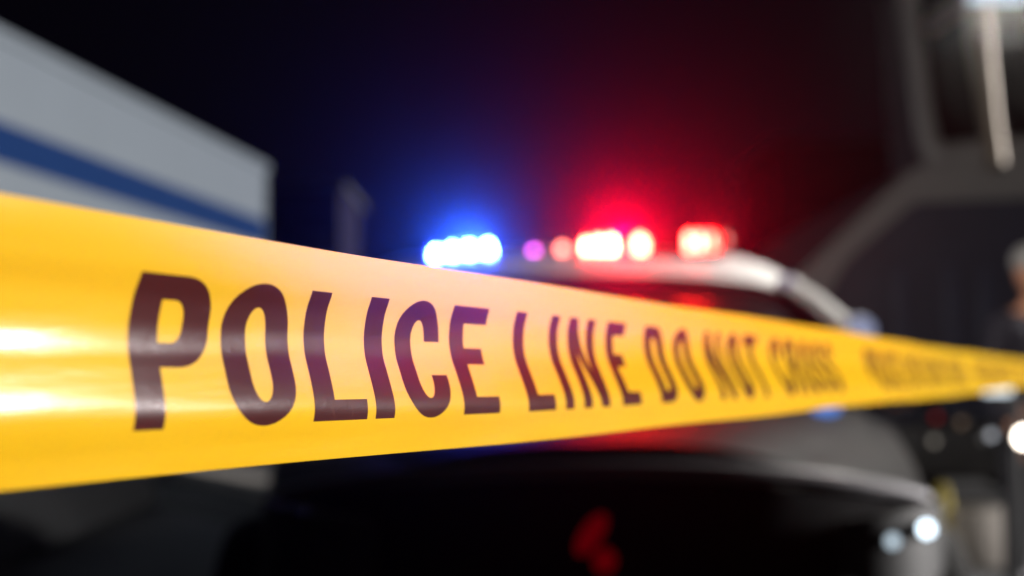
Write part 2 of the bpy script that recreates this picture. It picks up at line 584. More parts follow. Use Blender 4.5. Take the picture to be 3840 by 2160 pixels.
        obj('lens', bm, emitter('spotlight_lens', (.50, .56, .85), .5) if s == X else M['reflector'], sp)  # highlight on the image-right lens is put in as a faint glow
        # wheels
        wheel(t, (s * .86, 1.22, .335), .335, .22)
        wheel(t, (s * .86, -1.78, .335), .335, .22)
        bm = bmesh.new(); box(bm, (s * .62, -2.94, .82), (.36, .05, .14), bev=.02)
        obj('tail_light', bm, mat('tail_lens', (.25, .01, .01), .2), t)
    # wipers
    for s, x0 in ((1, .05), (-1, -.55)):
        bm = bmesh.new(); tube(bm, [(x0, 1.03, 1.005), (x0 + .5, .93, 1.05)], .009, 6)
        obj('wiper', bm, M['black_plastic'], t)
    bm = bmesh.new(); tube(bm, [(X * .50, -.75, 1.44), (X * .50, -.80, 1.62)], [.006, .003], 6)
    obj('antenna', bm, M['black_plastic'], t)

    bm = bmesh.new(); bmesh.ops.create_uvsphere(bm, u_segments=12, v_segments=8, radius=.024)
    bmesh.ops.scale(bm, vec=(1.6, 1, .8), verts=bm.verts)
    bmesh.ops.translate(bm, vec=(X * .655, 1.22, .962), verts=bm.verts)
    obj('marker_or_glint', bm, emitter('glint_blue', (.10, .26, .8), 1.1), t)  # blue glint on the fender, put in as a glowing bead
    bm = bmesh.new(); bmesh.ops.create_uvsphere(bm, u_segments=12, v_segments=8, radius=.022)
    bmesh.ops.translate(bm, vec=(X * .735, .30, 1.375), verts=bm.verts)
    obj('marker_or_glint', bm, emitter('glint_pale', (.55, .50, .80), .42), t)  # pale highlight at the roof corner, also a glowing bead
    # ---- light bar
    bm = bmesh.new()
    box(bm, (0, .0, 1.497), (1.10, .29, .018), bev=.006)
    for s in (-1, 1): box(bm, (s * .48, 0, 1.462), (.08, .2, .06), bev=.01)
    lb = obj('light_bar', bm, M['black_plastic'], t)
    lb.rotation_euler = (0, math.asin(.04), 0)
    lb.location = (-.06, 0, -.024)
    for x0, x1, mm in ((-.575, -.19, 'red_lens'), (-.185, .13, 'clear_lens'), (.135, .575, 'blue_lens')):
        # image right = -x : red side is -x
        bm = bmesh.new()
        t2 = bmesh.new(); bmesh.ops.create_cube(t2, size=1)
        bmesh.ops.scale(t2, vec=(x1 - x0, .26, .078), verts=t2.verts)
        bmesh.ops.bevel(t2, geom=t2.edges[:], offset=.02, segments=3, affect='EDGES')
        bmesh.ops.translate(t2, vec=((x0 + x1) / 2, 0, 1.546), verts=t2.verts)
        merge(bm, t2)
        obj('dome', bm, M[mm], lb)
    # LED modules: (image-right offset, width, height, colour, strength, z)
    RED, BLUE = (1.0, .012, .007), (.05, .10, 1.0)
    mods = [(-.495, .030, .056, BLUE, 900, 1.531), (-.435, .034, .068, BLUE, 900, 1.533), (-.375, .034, .072, BLUE, 900, 1.536), (-.305, .034, .072, BLUE, 900, 1.539),
            (-.140, .030, .042, (1.0, .12, .62), 16, 1.527), (-.035, .034, .046, (1.0, .20, .14), 14, 1.533),
            (.055, .028, .060, RED, 1300, 1.537), (.100, .030, .074, RED, 1300, 1.537), (.145, .030, .074, RED, 1300, 1.538), (.248, .048, .074, RED, 1300, 1.539),
            (.428, .034, .070, (1.0, .022, .016), 420, 1.541), (.462, .034, .070, (1.0, .022, .016), 420, 1.541), (.505, .034, .066, (1.0, .014, .010), 330, 1.541)]
    for i, (ix, wd, ht, c, st, z) in enumerate(mods):
        bm = bmesh.new()
        box(bm, (X * ix, .045, z), (wd + .012, .03, ht + .01), bev=.004)
        for sg in (-1, 1):   # reflector cup walls that keep the beam forward
            box(bm, (X * ix + sg * (wd / 2 + .003), .090, z), (.002, .064, ht + .006))
            box(bm, (X * ix, .090, z + sg * (ht / 2 + .002)), (wd + .008, .064, .002))
        rf = obj('light_module', bm, M['black_plastic'], lb)
        bm = bmesh.new()
        bmesh.ops.create_uvsphere(bm, u_segments=16, v_segments=10, radius=1)
        bmesh.ops.scale(bm, vec=(wd / 2, .010, ht / 2), verts=bm.verts)
        bmesh.ops.translate(bm, vec=(X * ix, .066, z), verts=bm.verts)
        obj('led_face', bm, emitter('led_glow', c, st), lb)

    # beams thrown forward by the strobes
    for ix, c, e in ((-.37, (.02, .10, 1.0), BEAM_B), (.17, (1.0, 0.0, .03), BEAM_R), (.47, (1.0, .0, .02), BEAM_R * .15)):
        l = bpy.data.lights.new('strobe_beam', 'SPOT')
        l.energy = e; l.color = c; l.spot_size = R(29); l.spot_blend = 1; l.shadow_soft_size = .03
        lo = bpy.data.objects.new('strobe_beam', l); COL.objects.link(lo); lo.parent = lb
        lo.location = (X * ix, .18, 1.545); lo.rotation_euler = (R(93), 0, 0)
BEAM_B, BEAM_R = 1350, 2000
make_car()

# ------------------------------------------------------------------ grey truck at the right
def extrude_profile(bm, prof, y0, y1, bev=.03):
    t = bmesh.new()
    a = [t.verts.new((x, y0, z)) for x, z in prof]
    b = [t.verts.new((x, y1, z)) for x, z in prof]
    k = len(prof)
    for i in range(k): t.faces.new((a[i], a[(i + 1) % k], b[(i + 1) % k], b[i]))
    t.faces.new(a[::-1]); t.faces.new(b)
    bmesh.ops.recalc_face_normals(t, faces=t.faces[:])
    if bev: bmesh.ops.bevel(t, geom=t.edges[:], offset=bev, segments=3, affect='EDGES')
    merge(bm, t)

def make_truck():
    t = thing('grey_truck', 'large grey truck with sloping hood and upright cab window frame beside the tape', 'truck', (0, 0, 0))
    Y = 8.2
    s = Y / 5000
    def W(px, py):
        p = at(px, py, Y); return (p.x, p.z)
    # hood: nose low at the left, rising to the cab
    prof = [W(2975, 1500), W(2940, 1250), W(2945, 1075), W(3180, 855), W(3420, 632), W(3500, 600), W(4300, 560), W(4300, 1500)]
    bm = bmesh.new()
    extrude_profile(bm, prof, Y + .02, Y + 4.6, .025)
    obj('hood', bm, M['truck_paint'], t)
    # lower side, darker, with vertical panels
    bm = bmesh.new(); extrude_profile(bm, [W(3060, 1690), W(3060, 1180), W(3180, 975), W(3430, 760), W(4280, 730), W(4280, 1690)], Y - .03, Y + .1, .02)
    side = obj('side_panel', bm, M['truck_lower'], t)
    for px in (3370, 3560, 3690, 3900):
        bm = bmesh.new()
        x, z = W(px, 1300)
        box(bm, (x, Y - .05, 1.15), (.085, .03, 1.15), bev=.008)
        obj('upright_rib', bm, M['rib_paint'], side)
    # cab window frame
    def bar(pts, r_, m, name, y=Y - .0):
        bm = bmesh.new(); tube(bm, [Vector((*W(a, b),)).to_3d() if False else Vector((W(a, b)[0], y, W(a, b)[1])) for a, b in pts], r_, 12)
        return obj(name, bm, m, t)
    bar([(3405, -200), (3425, 60), (3450, 250), (3470, 420), (3490, 530), (3530, 590)], [.06, .065, .068, .07, .075, .085], M['truck_paint'], 'window_pillar', Y + .06)
    bar([(3520, 588), (3660, 566), (3840, 556), (4300, 540)], .085, M['truck_paint'], 'window_sill', Y + .06)
    bar([(3405, -190), (4300, -230)], .08, M['truck_paint'], 'window_header', Y + .06)
    bm = bmesh.new()
    f = bm.faces.new([bm.verts.new(Vector((W(a, b)[0], Y + .10, W(a, b)[1]))) for a, b in ((3490, 560), (4280, 540), (4280, -220), (3410, -190))])
    bmesh.ops.solidify(bm, geom=[f], thickness=.01)
    obj('cab_window', bm, M['glass_dark'], t)
    bm = bmesh.new(); extrude_profile(bm, [W(3500, -230), W(3560, 600), W(4290, 590), W(4290, -280)], Y + .2, Y + 1.3, .06)
    obj('cab', bm, M['steel_dark'], t)
    # visor: slim leaf of pinkish metal
    bm = bmesh.new()
    pts = [(3385, 165), (3425, 100), (3500, 55), (3590, 25), (3572, 75), (3500, 140), (3430, 185)]
    a = [bm.verts.new(Vector((W(p, q)[0], Y - .35, W(p, q)[1]))) for p, q in pts]
    f = bm.faces.new(a)
    bmesh.ops.solidify(bm, geom=[f], thickness=.04)
    bmesh.ops.bevel(bm, geom=bm.edges[:], offset=.012, segments=2, affect='EDGES')
    v = obj('side_mirror', bm, mat('pink_grey_metal', (.55, .33, .33), .5, noise=.2, scale=6), t)
    bm = bmesh.new(); tube(bm, [Vector((W(3560, 60)[0], Y - .33, W(3560, 60)[1])), Vector((W(3640, 40)[0], Y - .1, W(3640, 20)[1])), Vector((W(3660, 10)[0], Y + .05, W(3660, 0)[1]))], .02, 8)
    obj('mirror_arm', bm, M['steel_dark'], v)
    # exhaust stack
    bm = bmesh.new()
    tube(bm, [Vector((W(a_, b_)[0], Y - .22, W(a_, b_)[1])) for a_, b_ in ((3590, -260), (3608, 0), (3632, 230), (3664, 470), (3690, 640))], [.095, .09, .075, .06, .055], 18)
    obj('exhaust_stack', bm, mat('stack_metal', (.30, .26, .20), .45, metal=.3, noise=.35, scale=3, color2=(.16, .11, .08)), t)
    # bumper, wheels, lamps
    bm = bmesh.new(); box(bm, (W(3500, 0)[0] + .75, Y - .10, .60), (3.0, .22, .34), bev=.05, seg=3)
    obj('bumper', bm, M['steel_dark'], t)
    bm = bmesh.new(); box(bm, (W(3500, 0)[0] + .9, Y + 2.3, .62), (2.6, 4.2, .4), bev=.04)
    obj('chassis_frame', bm, M['steel_dark'], t)
    for x in (2.25, 4.6):
        for y in (Y + .45, Y + 4.0):
            wh = wheel(t, (x, y, .5), .5, .28)
            wh.rotation_euler = (0, 0, R(90))
    lamps = [(3504, 1655, .022, (.8, .72, .62), .42),
             (3606, 1585, .022, (.9, .6, .4), .22), (3512, 1565, .022, (.9, .02, .03), .25), (3028, 1568, .026, (.8, .7, .5), .22)]
    for i, (px, py, r_, c, st) in enumerate(lamps):
        p = at(px, py, Y - .26)
        bm = bmesh.new(); lathe(bm, [(r_ * 1.2, .10), (r_ * 1.25, .0), (r_ * 1.05, -.004), (r_ * 1.02, .012)], p, 'Y', 20)
        h = obj('marker_or_glint', bm, M['steel_dark'], t)
        bm = bmesh.new(); lathe(bm, [(r_ * .4, -.012), (r_ * .9, .0), (r_, .012)], p, 'Y', 20)
        obj('lens', bm, emitter('lamp_lens', c, st), h)
make_truck()

def make_work_light():
    Y = 4.35
    c = at(3800, 1560, Y)
    t = thing('work_light', 'low work light with a bright round lamp at the right edge', 'work light', (c.x + .03, Y + .05, 0))
    o = t.location
    bm = bmesh.new(); tube(bm, [(0, 0, .35), (0, 0, 1.0)], .014, 8)
    obj('pole', bm, M['steel_dark'], t)
    for k in range(3):
        a = k * 2.094 + .5
        bm = bmesh.new(); tube(bm, [(0, 0, .42), (.26 * math.cos(a), .26 * math.sin(a), .01)], .011, 8)
        obj('leg', bm, M['steel_dark'], t)
    bm = bmesh.new(); box(bm, (-.03, .02, .845), (.16, .03, .03), bev=.006)
    obj('crossbar', bm, M['steel_dark'], t)
    for px, py, r_, cl, st in ((3842, 1640, .029, (1.0, .88, .74), 12), (3718, 1632, .014, (.75, .78, .85), .9)):
        p = at(px, py, Y) - o
        bm = bmesh.new(); lathe(bm, [(r_ * .5, .06), (r_ * 1.15, .03), (r_ * 1.18, .0), (r_ * 1.04, -.004), (r_, .012)], p, 'Y', 20)
        h = obj('lamp_head', bm, M['steel_dark'], t)
        bm = bmesh.new(); lathe(bm, [(r_ * .4, -.010), (r_ * .9, .0), (r_ * .98, .010)], p, 'Y', 20)
        obj('lens', bm, emitter('work_lamp_lens', cl, st), h)
    # flat white head lying on top
    p = at(3740, 1464, Y) - o
    bm = bmesh.new(); box(bm, p, (.085, .05, .026), bev=.01)
    h = obj('lamp_head', bm, emitter('flat_lamp_lens', (.82, .93, 1.0), 1.6), t)
    bm = bmesh.new(); tube(bm, [p + Vector((0, .02, -.01)), (0, 0, .96)], .008, 6)
    obj('arm', bm, M['steel_dark'], t)
make_work_light()

# yard lamp over the truck, its lit head just inside the top right corner
LY, BX = 4.6, 1.75
def make_lamp():
    base = Vector((3.05, 9.6 + 1.2, 0))
    t = thing('yard_lamp', 'lit pale lamp head on a pole at the top right corner', 'lamp', (BX, LY, 0))
    hd = at(3745, 30, LY)
    bm = bmesh.new(); tube(bm, [(.45, .1, 0), (.45, .1, hd.z + .2), (.38, .06, hd.z + .26), (hd.x - BX + .1, 0, hd.z + .14)], [.05, .04, .03, .03], 10)
    obj('pole', bm, M['post_metal'], t)
    bm = bmesh.new(); box(bm, (hd.x - BX, 0, hd.z + .075), (.24, .14, .05), bev=.02)
    obj('lamp_housing', bm, M['post_metal'], t)
    bm = bmesh.new(); box(bm, (hd.x - BX, 0, hd.z + .04), (.19, .10, .024), bev=.008)
    obj('lamp_lens', bm, emitter('yard_lamp_glow', (.70, .86, 1.0), .9), t)
    l = bpy.data.lights.new('yard_light', 'POINT'); l.energy = 95; l.color = (1.0, .95, .88); l.shadow_soft_size = .1
    lo = bpy.data.objects.new('yard_light', l); COL.objects.link(lo); lo.parent = t
    lo.location = (hd.x - BX, -.02, hd.z + .0); lo.rotation_euler = (0, 0, 0)
make_lamp()

# ------------------------------------------------------------------ person at the right edge
def skin_body(name, verts, edges, radii, m, parent, root=0, sub=2):
    me = bpy.data.meshes.new(name)
    me.from_pydata([Vector(v) for v in verts], edges, [])
    o = bpy.data.objects.new(name, me)
    COL.objects.link(o)
    sk = o.modifiers.new('skin', 'SKIN')
    for i, r_ in enumerate(radii):
        rr = r_ if isinstance(r_, tuple) else (r_, r_)
        me.skin_vertices[0].data[i].radius = rr
    me.skin_vertices[0].data[root].use_root = True
    sk.use_smooth_shade = True
    ss = o.modifiers.new('sub', 'SUBSURF'); ss.levels = sub; ss.render_levels = sub
    dg = bpy.context.evaluated_depsgraph_get()
    nm = bpy.data.meshes.new_from_object(o.evaluated_get(dg))
    o.modifiers.clear()
    o.data = nm
    nm.materials.clear(); nm.materials.append(m)
    nm.shade_smooth()
    o.parent = parent
    return o

def make_person():
    loc = at(3880, 1400, 6.0); loc.z = 0
    t = thing('person', 'person in a pale cap and dark jacket standing at the right edge of the picture', 'person', loc, R(20))
    skin = mat('skin', (.60, .28, .17), .5, noise=.15, scale=30)
    jacket = mat('jacket_cloth', (.02, .018, .03), .8, noise=.3, scale=30)
    trouser = mat('trouser_cloth', (.018, .018, .025), .85, noise=.3, scale=30)
    cap = mat('cap_cloth', (.33, .32, .31), .8, noise=.2, scale=30)
    H = 1.62
    # body as one skinned mesh (facing local -y)
    V, E, Rr = [], [], []
    def a(p, r_, link=None):
        V.append(p); Rr.append(r_)
        if link is not None: E.append((link, len(V) - 1))
        return len(V) - 1
    pel = a((0, 0, .86), (.155, .11))
    ab = a((0, 0, 1.0), (.14, .10), pel)
    ch = a((0, 0, 1.17), (.165, .115), ab)
    up = a((0, 0, 1.29), (.13, .09), ch)
    nk = a((0, -.005, 1.37), .052, up)
    hb = a((0, -.015, 1.43), .055, nk)
    for s in (-1, 1):
        sh = a((s * .165, 0, 1.275), .062, up)
        el = a((s * .23, .02, 1.02), .043, sh)
        wr = a((s * .20, -.10, .82), .030, el)
        pm = a((s * .195, -.125, .76), (.038, .020), wr)
        hp = a((s * .09, 0, .80), .090, pel)
        kn = a((s * .105, -.01, .46), .062, hp)
        an = a((s * .11, .015, .09), .042, kn)
        ft = a((s * .12, -.10, .04), (.042, .03), an)
    skin_body('body', V, E, Rr, skin, t, pel)
    # jacket and trousers as slightly larger shells
    V, E, Rr = [], [], []
    pel = a((0, 0, .80), (.185, .135)); ab = a((0, 0, 1.0), (.165, .125), pel); ch = a((0, 0, 1.17), (.185, .135), ab); up = a((0, 0, 1.29), (.145, .105), ch); a((0, 0, 1.355), .07, up)
    for s in (-1, 1):
        sh = a((s * .17, 0, 1.275), .078, up); el = a((s * .235, .02, 1.02), .060, sh); a((s * .205, -.09, .84), .046, el)
    skin_body('jacket', V, E, Rr, jacket, t, pel)
    V, E, Rr = [], [], []
    pel = a((0, 0, .86), (.165, .125))
    for s in (-1, 1):
        hp = a((s * .09, 0, .79), .105, pel); kn = a((s * .105, -.01, .46), .078, hp); a((s * .11, .012, .10), .062, kn)
    skin_body('trousers', V, E, Rr, trouser, t, pel)
    for s in (-1, 1):
        bm = bmesh.new(); box(bm, (s * .12, -.06, .045), (.095, .27, .09), bev=.03, seg=3)
        obj('shoe', bm, M['rubber'], t)
        # fingers
        bm = bmesh.new()
        for k, (dx, ln) in enumerate(((-.026, .062), (-.009, .07), (.009, .066), (.025, .052))):
            tube(bm, [(s * .195 + dx, -.128, .735), (s * .195 + dx * 1.05, -.140, .735 - ln * .5), (s * .195 + dx, -.135, .735 - ln)], [.009, .0085, .006], 8)
        tube(bm, [(s * .165, -.13, .765), (s * .150, -.15, .735), (s * .155, -.16, .71)], [.011, .010, .007], 8)
        obj('hand', bm, skin, t)
    # head
    bm = bmesh.new()
    bmesh.ops.create_uvsphere(bm, u_segments=32, v_segments=24, radius=1)
    for v in bm.verts:
        x, y, z = v.co
        k = 1 - .22 * max(0, -z) ** 1.5
        v.co = Vector((x * .074 * k, y * .093 * (1 - .10 * max(0, -z)), z * .112))
        if y < 0:
            v.co.y -= .018 * math.exp(-((x / .16) ** 2 + ((z + .08) / .2) ** 2))
            v.co.y += .008 * (math.exp(-(((abs(x) - .38) / .16) ** 2 + ((z - .08) / .12) ** 2)))
            v.co.y -= .006 * math.exp(-((x / .3) ** 2 + ((z + .48) / .1) ** 2))
    bmesh.ops.translate(bm, vec=(0, -.02, 1.505), verts=bm.verts)
    hd = obj('head', bm, skin, t)
    for s in (-1, 1):
        bm = bmesh.new(); bmesh.ops.create_uvsphere(bm, u_segments=12, v_segments=8, radius=.011)
        bmesh.ops.translate(bm, vec=(s * .028, -.098, 1.515), verts=bm.verts)
        obj('eye', bm, mat('eye_dark', (.05, .04, .04), .2), hd)
        bm = bmesh.new(); bmesh.ops.create_uvsphere(bm, u_segments=12, v_segments=8, radius=1)
        bmesh.ops.scale(bm, vec=(.012, .02, .032), verts=bm.verts)
        bmesh.ops.translate(bm, vec=(s * .076, -.005, 1.505), verts=bm.verts)
        obj('ear', bm, skin, hd)
    bm = bmesh.new(); box(bm, (0, -.112, 1.453), (.042, .012, .010), bev=.004)
    obj('mouth', bm, mat('lip', (.35, .12, .10), .5), hd)
    # cap
    bm = bmesh.new()
    lathe(bm, [(.086, 0), (.090, .025), (.084, .065), (.060, .095), (.02, .108)], (0, -.01, 1.535), 'Z', 28)
    for v in bm.verts: v.co.y = -.012 + (v.co.y + .012) * 1.18
    c = obj('cap', bm, cap, t)
    bm = bmesh.new()
    sheet(bm, lambda u, v: Vector((lerp(-.075, .075, u), -.10 - .075 * v * math.cos((u - .5) * 2.4), 1.548 - .012 * v - .03 * (2 * u - 1) ** 2)), 10, 5, .006)
    obj('cap_brim', bm, cap, c)
make_person()

# ------------------------------------------------------------------ low things on the ground at the right
def make_island():
    bm = bmesh.new()
    box(bm, (0, 0, .16), (.46, .40, .32), bev=.03)
    o = obj('concrete_island', bm, M['pale_concrete'])
    p = at(3650, 1930, 7.2); o.location = (p.x, 7.2, 0); o.rotation_euler = (0, 0, R(25))
    o.location = (2.62, 7.55, 0)
    tag(o, 'low beige concrete block on the ground beyond the lit headlight', 'concrete block')
make_island()
# headlight-lit ground, put in as a paler flat patch
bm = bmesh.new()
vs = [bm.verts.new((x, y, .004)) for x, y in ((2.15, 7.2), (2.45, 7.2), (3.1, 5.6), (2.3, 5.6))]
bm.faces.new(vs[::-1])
struct(obj('lit_ground', bm, mat('lit_ground_tone', (.40, .42, .44), .7, noise=.4, scale=12), smooth=False))
def make_cone():
    t = thing('traffic_cone', 'small yellow cone on the dark ground just right of the lit headlight', 'traffic cone', (2.40, 7.5, 0))
    bm = bmesh.new(); box(bm, (0, 0, .015), (.34, .34, .03), bev=.01)
    obj('base', bm, M['rubber'], t)
    bm = bmesh.new(); lathe(bm, [(.13, .03), (.12, .05), (.03, .44), (.02, .45)], (0, 0, 0), 'Z', 20)
    obj('cone_body', bm, M['yellow_plastic'], t)
make_cone()

# ------------------------------------------------------------------ police tape
TH = math.atan2(1.6164, 3.5423)
DIR = Vector((math.sin(TH), math.cos(TH), 0))
NRM = Vector((math.cos(TH), -math.sin(TH), 0))
X0 = -.1294 - .3377 * math.tan(TH)
ZT = CAM_H + .0450
WID = .075
BV = [0, .06, .12, .2, .28, .36, .42, .5, .57, .65, .72, .77, .82, .9, 1.0]
BD = [2.6, 2.3, 1.6, 0, -2.4, -3.7, -4.1, -3.6, -2.2, -.6, .5, .7, 0, -1.7, -3.2]
TY = [-1, .3, .38, .504, .62, .8, 1.1, 2, 5]
TT = [-6, -4.6, -2.4, 2.0, 5.8, 9.5, 13, 12, 5]
def tape_pt(Y, v, lift=0.0):
    d = smooth_interp(BV, BD, v) + smooth_interp(TY, TT, Y) * (v - .2) / .6
    d += .25 * math.sin(Y * 31 + v * 5) * (v - .5) + .18 * math.sin(Y * 57 + 1.3 + v * 9)
    cu = 2 * v - 1
    wz = .0005 * math.sin(Y * 5.2 + .6) + .0004 * math.sin(Y * 17) * cu + .0009 * math.sin(max(0, Y - .5) * 2.6)
    p = Vector((X0 + Y * math.tan(TH), Y, ZT - v * WID + wz))
    return p + NRM * (d * .001 + lift)

def tape_material():
    m = bpy.data.materials.new('yellow_film')
    m.use_nodes = True
    nt = m.node_tree
    nt.nodes.clear()
    N = nt.nodes.new
    o = N('ShaderNodeOutputMaterial')
    tc = N('ShaderNodeTexCoord')
    mp = N('ShaderNodeMapping'); mp.inputs['Rotation'].default_value = (0, 0, TH - math.pi / 2); mp.inputs['Scale'].default_value = (1, 1, 1)
    mp2 = N('ShaderNodeMapping'); mp2.inputs['Scale'].default_value = (1.5, 14, 14)
    n1 = N('ShaderNodeTexNoise'); n1.inputs['Scale'].default_value = 9; n1.inputs['Detail'].default_value = 5
    n2 = N('ShaderNodeTexNoise'); n2.inputs['Scale'].default_value = 900; n2.inputs['Detail'].default_value = 2
    L = nt.links.new
    mp.vector_type = 'TEXTURE' if False else 'POINT'
    L(tc.outputs['Object'], mp.inputs[0]); L(mp.outputs[0], mp2.inputs[0]); L(mp2.outputs[0], n1.inputs['Vector']); L(tc.outputs['Object'], n2.inputs['Vector'])
    ad = N('ShaderNodeMath'); ad.operation = 'MULTIPLY_ADD'; ad.inputs[1].default_value = .08
    L(n2.outputs['Fac'], ad.inputs[0]); L(n1.outputs['Fac'], ad.inputs[2])
    bp = N('ShaderNodeBump'); bp.inputs['Strength'].default_value = .5; bp.inputs['Distance'].default_value = .0008
    L(ad.outputs[0], bp.inputs['Height'])
    mixc = N('ShaderNodeMix'); mixc.data_type = 'RGBA'
    mixc.inputs[6].default_value = (.93, .585, .008, 1); mixc.inputs[7].default_value = (.95, .655, .012, 1)
    L(n1.outputs['Fac'], mixc.inputs[0])
    df = N('ShaderNodeBsdfDiffuse'); L(mixc.outputs[2], df.inputs[0]); L(bp.outputs[0], df.inputs['Normal'])
    tr = N('ShaderNodeBsdfTranslucent'); tr.inputs[0].default_value = (.97, .42, .14, 1)
    mx1 = N('ShaderNodeMixShader'); mx1.inputs[0].default_value = .25
    L(df.outputs[0], mx1.inputs[1]); L(tr.outputs[0], mx1.inputs[2])
    rf = N('ShaderNodeBsdfRefraction'); rf.inputs[0].default_value = (1, .70, .58, 1); rf.inputs['Roughness'].default_value = .27; rf.inputs['IOR'].default_value = 1.4
    mx2 = N('ShaderNodeMixShader'); mx2.inputs[0].default_value = TAPE_T
    L(mx1.outputs[0], mx2.inputs[1]); L(rf.outputs[0], mx2.inputs[2])
    gl = N('ShaderNodeBsdfGlossy'); gl.inputs['Roughness'].default_value = .20; L(bp.outputs[0], gl.inputs['Normal'])
    fr = N('ShaderNodeFresnel'); fr.inputs['IOR'].default_value = 1.33
    mx3 = N('ShaderNodeMixShader')
    cl = N('ShaderNodeClamp'); cl.inputs['Min'].default_value = .045; cl.inputs['Max'].default_value = .085; L(fr.outputs[0], cl.inputs[0])
    L(cl.outputs[0], mx3.inputs[0]); L(mx2.outputs[0], mx3.inputs[1]); L(gl.outputs[0], mx3.inputs[2])
    L(mx3.outputs[0], o.inputs[0])
    return m

def ink_material():
    m = bpy.data.materials.new('black_ink')
    m.use_nodes = True
    nt = m.node_tree
    nt.nodes.clear()
    N = nt.nodes.new; L = nt.links.new
    o = N('ShaderNodeOutputMaterial')
    tc = N('ShaderNodeTexCoord')
    n2 = N('ShaderNodeTexNoise'); n2.inputs['Scale'].default_value = 1400; n2.inputs['Detail'].default_value = 2
    n3 = N('ShaderNodeTexNoise'); n3.inputs['Scale'].default_value = 60; n3.inputs['Detail'].default_value = 6
    L(tc.outputs['Object'], n2.inputs['Vector']); L(tc.outputs['Object'], n3.inputs['Vector'])
    ad = N('ShaderNodeMath'); ad.operation = 'MULTIPLY_ADD'; ad.inputs[1].default_value = .35
    L(n2.outputs['Fac'], ad.inputs[0]); L(n3.outputs['Fac'], ad.inputs[2])
    bp = N('ShaderNodeBump'); bp.inputs['Strength'].default_value = .35; bp.inputs['Distance'].default_value = .0004
    L(ad.outputs[0], bp.inputs['Height'])
    df = N('ShaderNodeBsdfDiffuse'); df.inputs[0].default_value = (.020, .010, .011, 1)
    vo = N('ShaderNodeTexVoronoi'); vo.feature = 'DISTANCE_TO_EDGE'; vo.inputs['Scale'].default_value = 26
    mpv = N('ShaderNodeMapping'); mpv.inputs['Rotation'].default_value = (.5, .2, .9); mpv.inputs['Scale'].default_value = (1, 1, .35)
    L(tc.outputs['Object'], mpv.inputs[0]); L(mpv.outputs[0], vo.inputs['Vector'])
    lt = N('ShaderNodeMath'); lt.operation = 'LESS_THAN'; lt.inputs[1].default_value = .006; L(vo.outputs['Distance'], lt.inputs[0])
    n4 = N('ShaderNodeTexNoise'); n4.inputs['Scale'].default_value = 34; L(tc.outputs['Object'], n4.inputs['Vector'])
    gt = N('ShaderNodeMapRange'); gt.inputs['From Min'].default_value = .52; gt.inputs['From Max'].default_value = .66; L(n4.outputs['Fac'], gt.inputs['Value'])
    mu = N('ShaderNodeMath'); mu.operation = 'MULTIPLY'; L(lt.outputs[0], mu.inputs[0]); L(gt.outputs[0], mu.inputs[1])
    sc = N('ShaderNodeMix'); sc.data_type = 'RGBA'; sc.inputs[6].default_value = (.020, .010, .011, 1); sc.inputs[7].default_value = (.055, .025, .02, 1)
    L(mu.outputs[0], sc.inputs[0]); L(sc.outputs[2], df.inputs[0])
    tp = N('ShaderNodeBsdfTransparent'); tp.inputs[0].default_value = (.95, .22, .6, 1)
    mx = N('ShaderNodeMixShader'); mx.inputs[0].default_value = INK_T
    L(df.outputs[0], mx.inputs[1]); L(tp.outputs[0], mx.inputs[2])
    gl = N('ShaderNodeBsdfGlossy'); gl.inputs['Roughness'].default_value = .20; L(bp.outputs[0], gl.inputs['Normal'])
    fr = N('ShaderNodeFresnel'); fr.inputs['IOR'].default_value = 1.38
    mx3 = N('ShaderNodeMixShader')
    cl = N('ShaderNodeClamp'); cl.inputs['Min'].default_value = .045; cl.inputs['Max'].default_value = .085; L(fr.outputs[0], cl.inputs[0])
    L(cl.outputs[0], mx3.inputs[0]); L(mx.outputs[0], mx3.inputs[1]); L(gl.outputs[0], mx3.inputs[2])
    L(mx3.outputs[0], o.inputs[0])
    return m
TAPE_T, INK_T = .27, .23

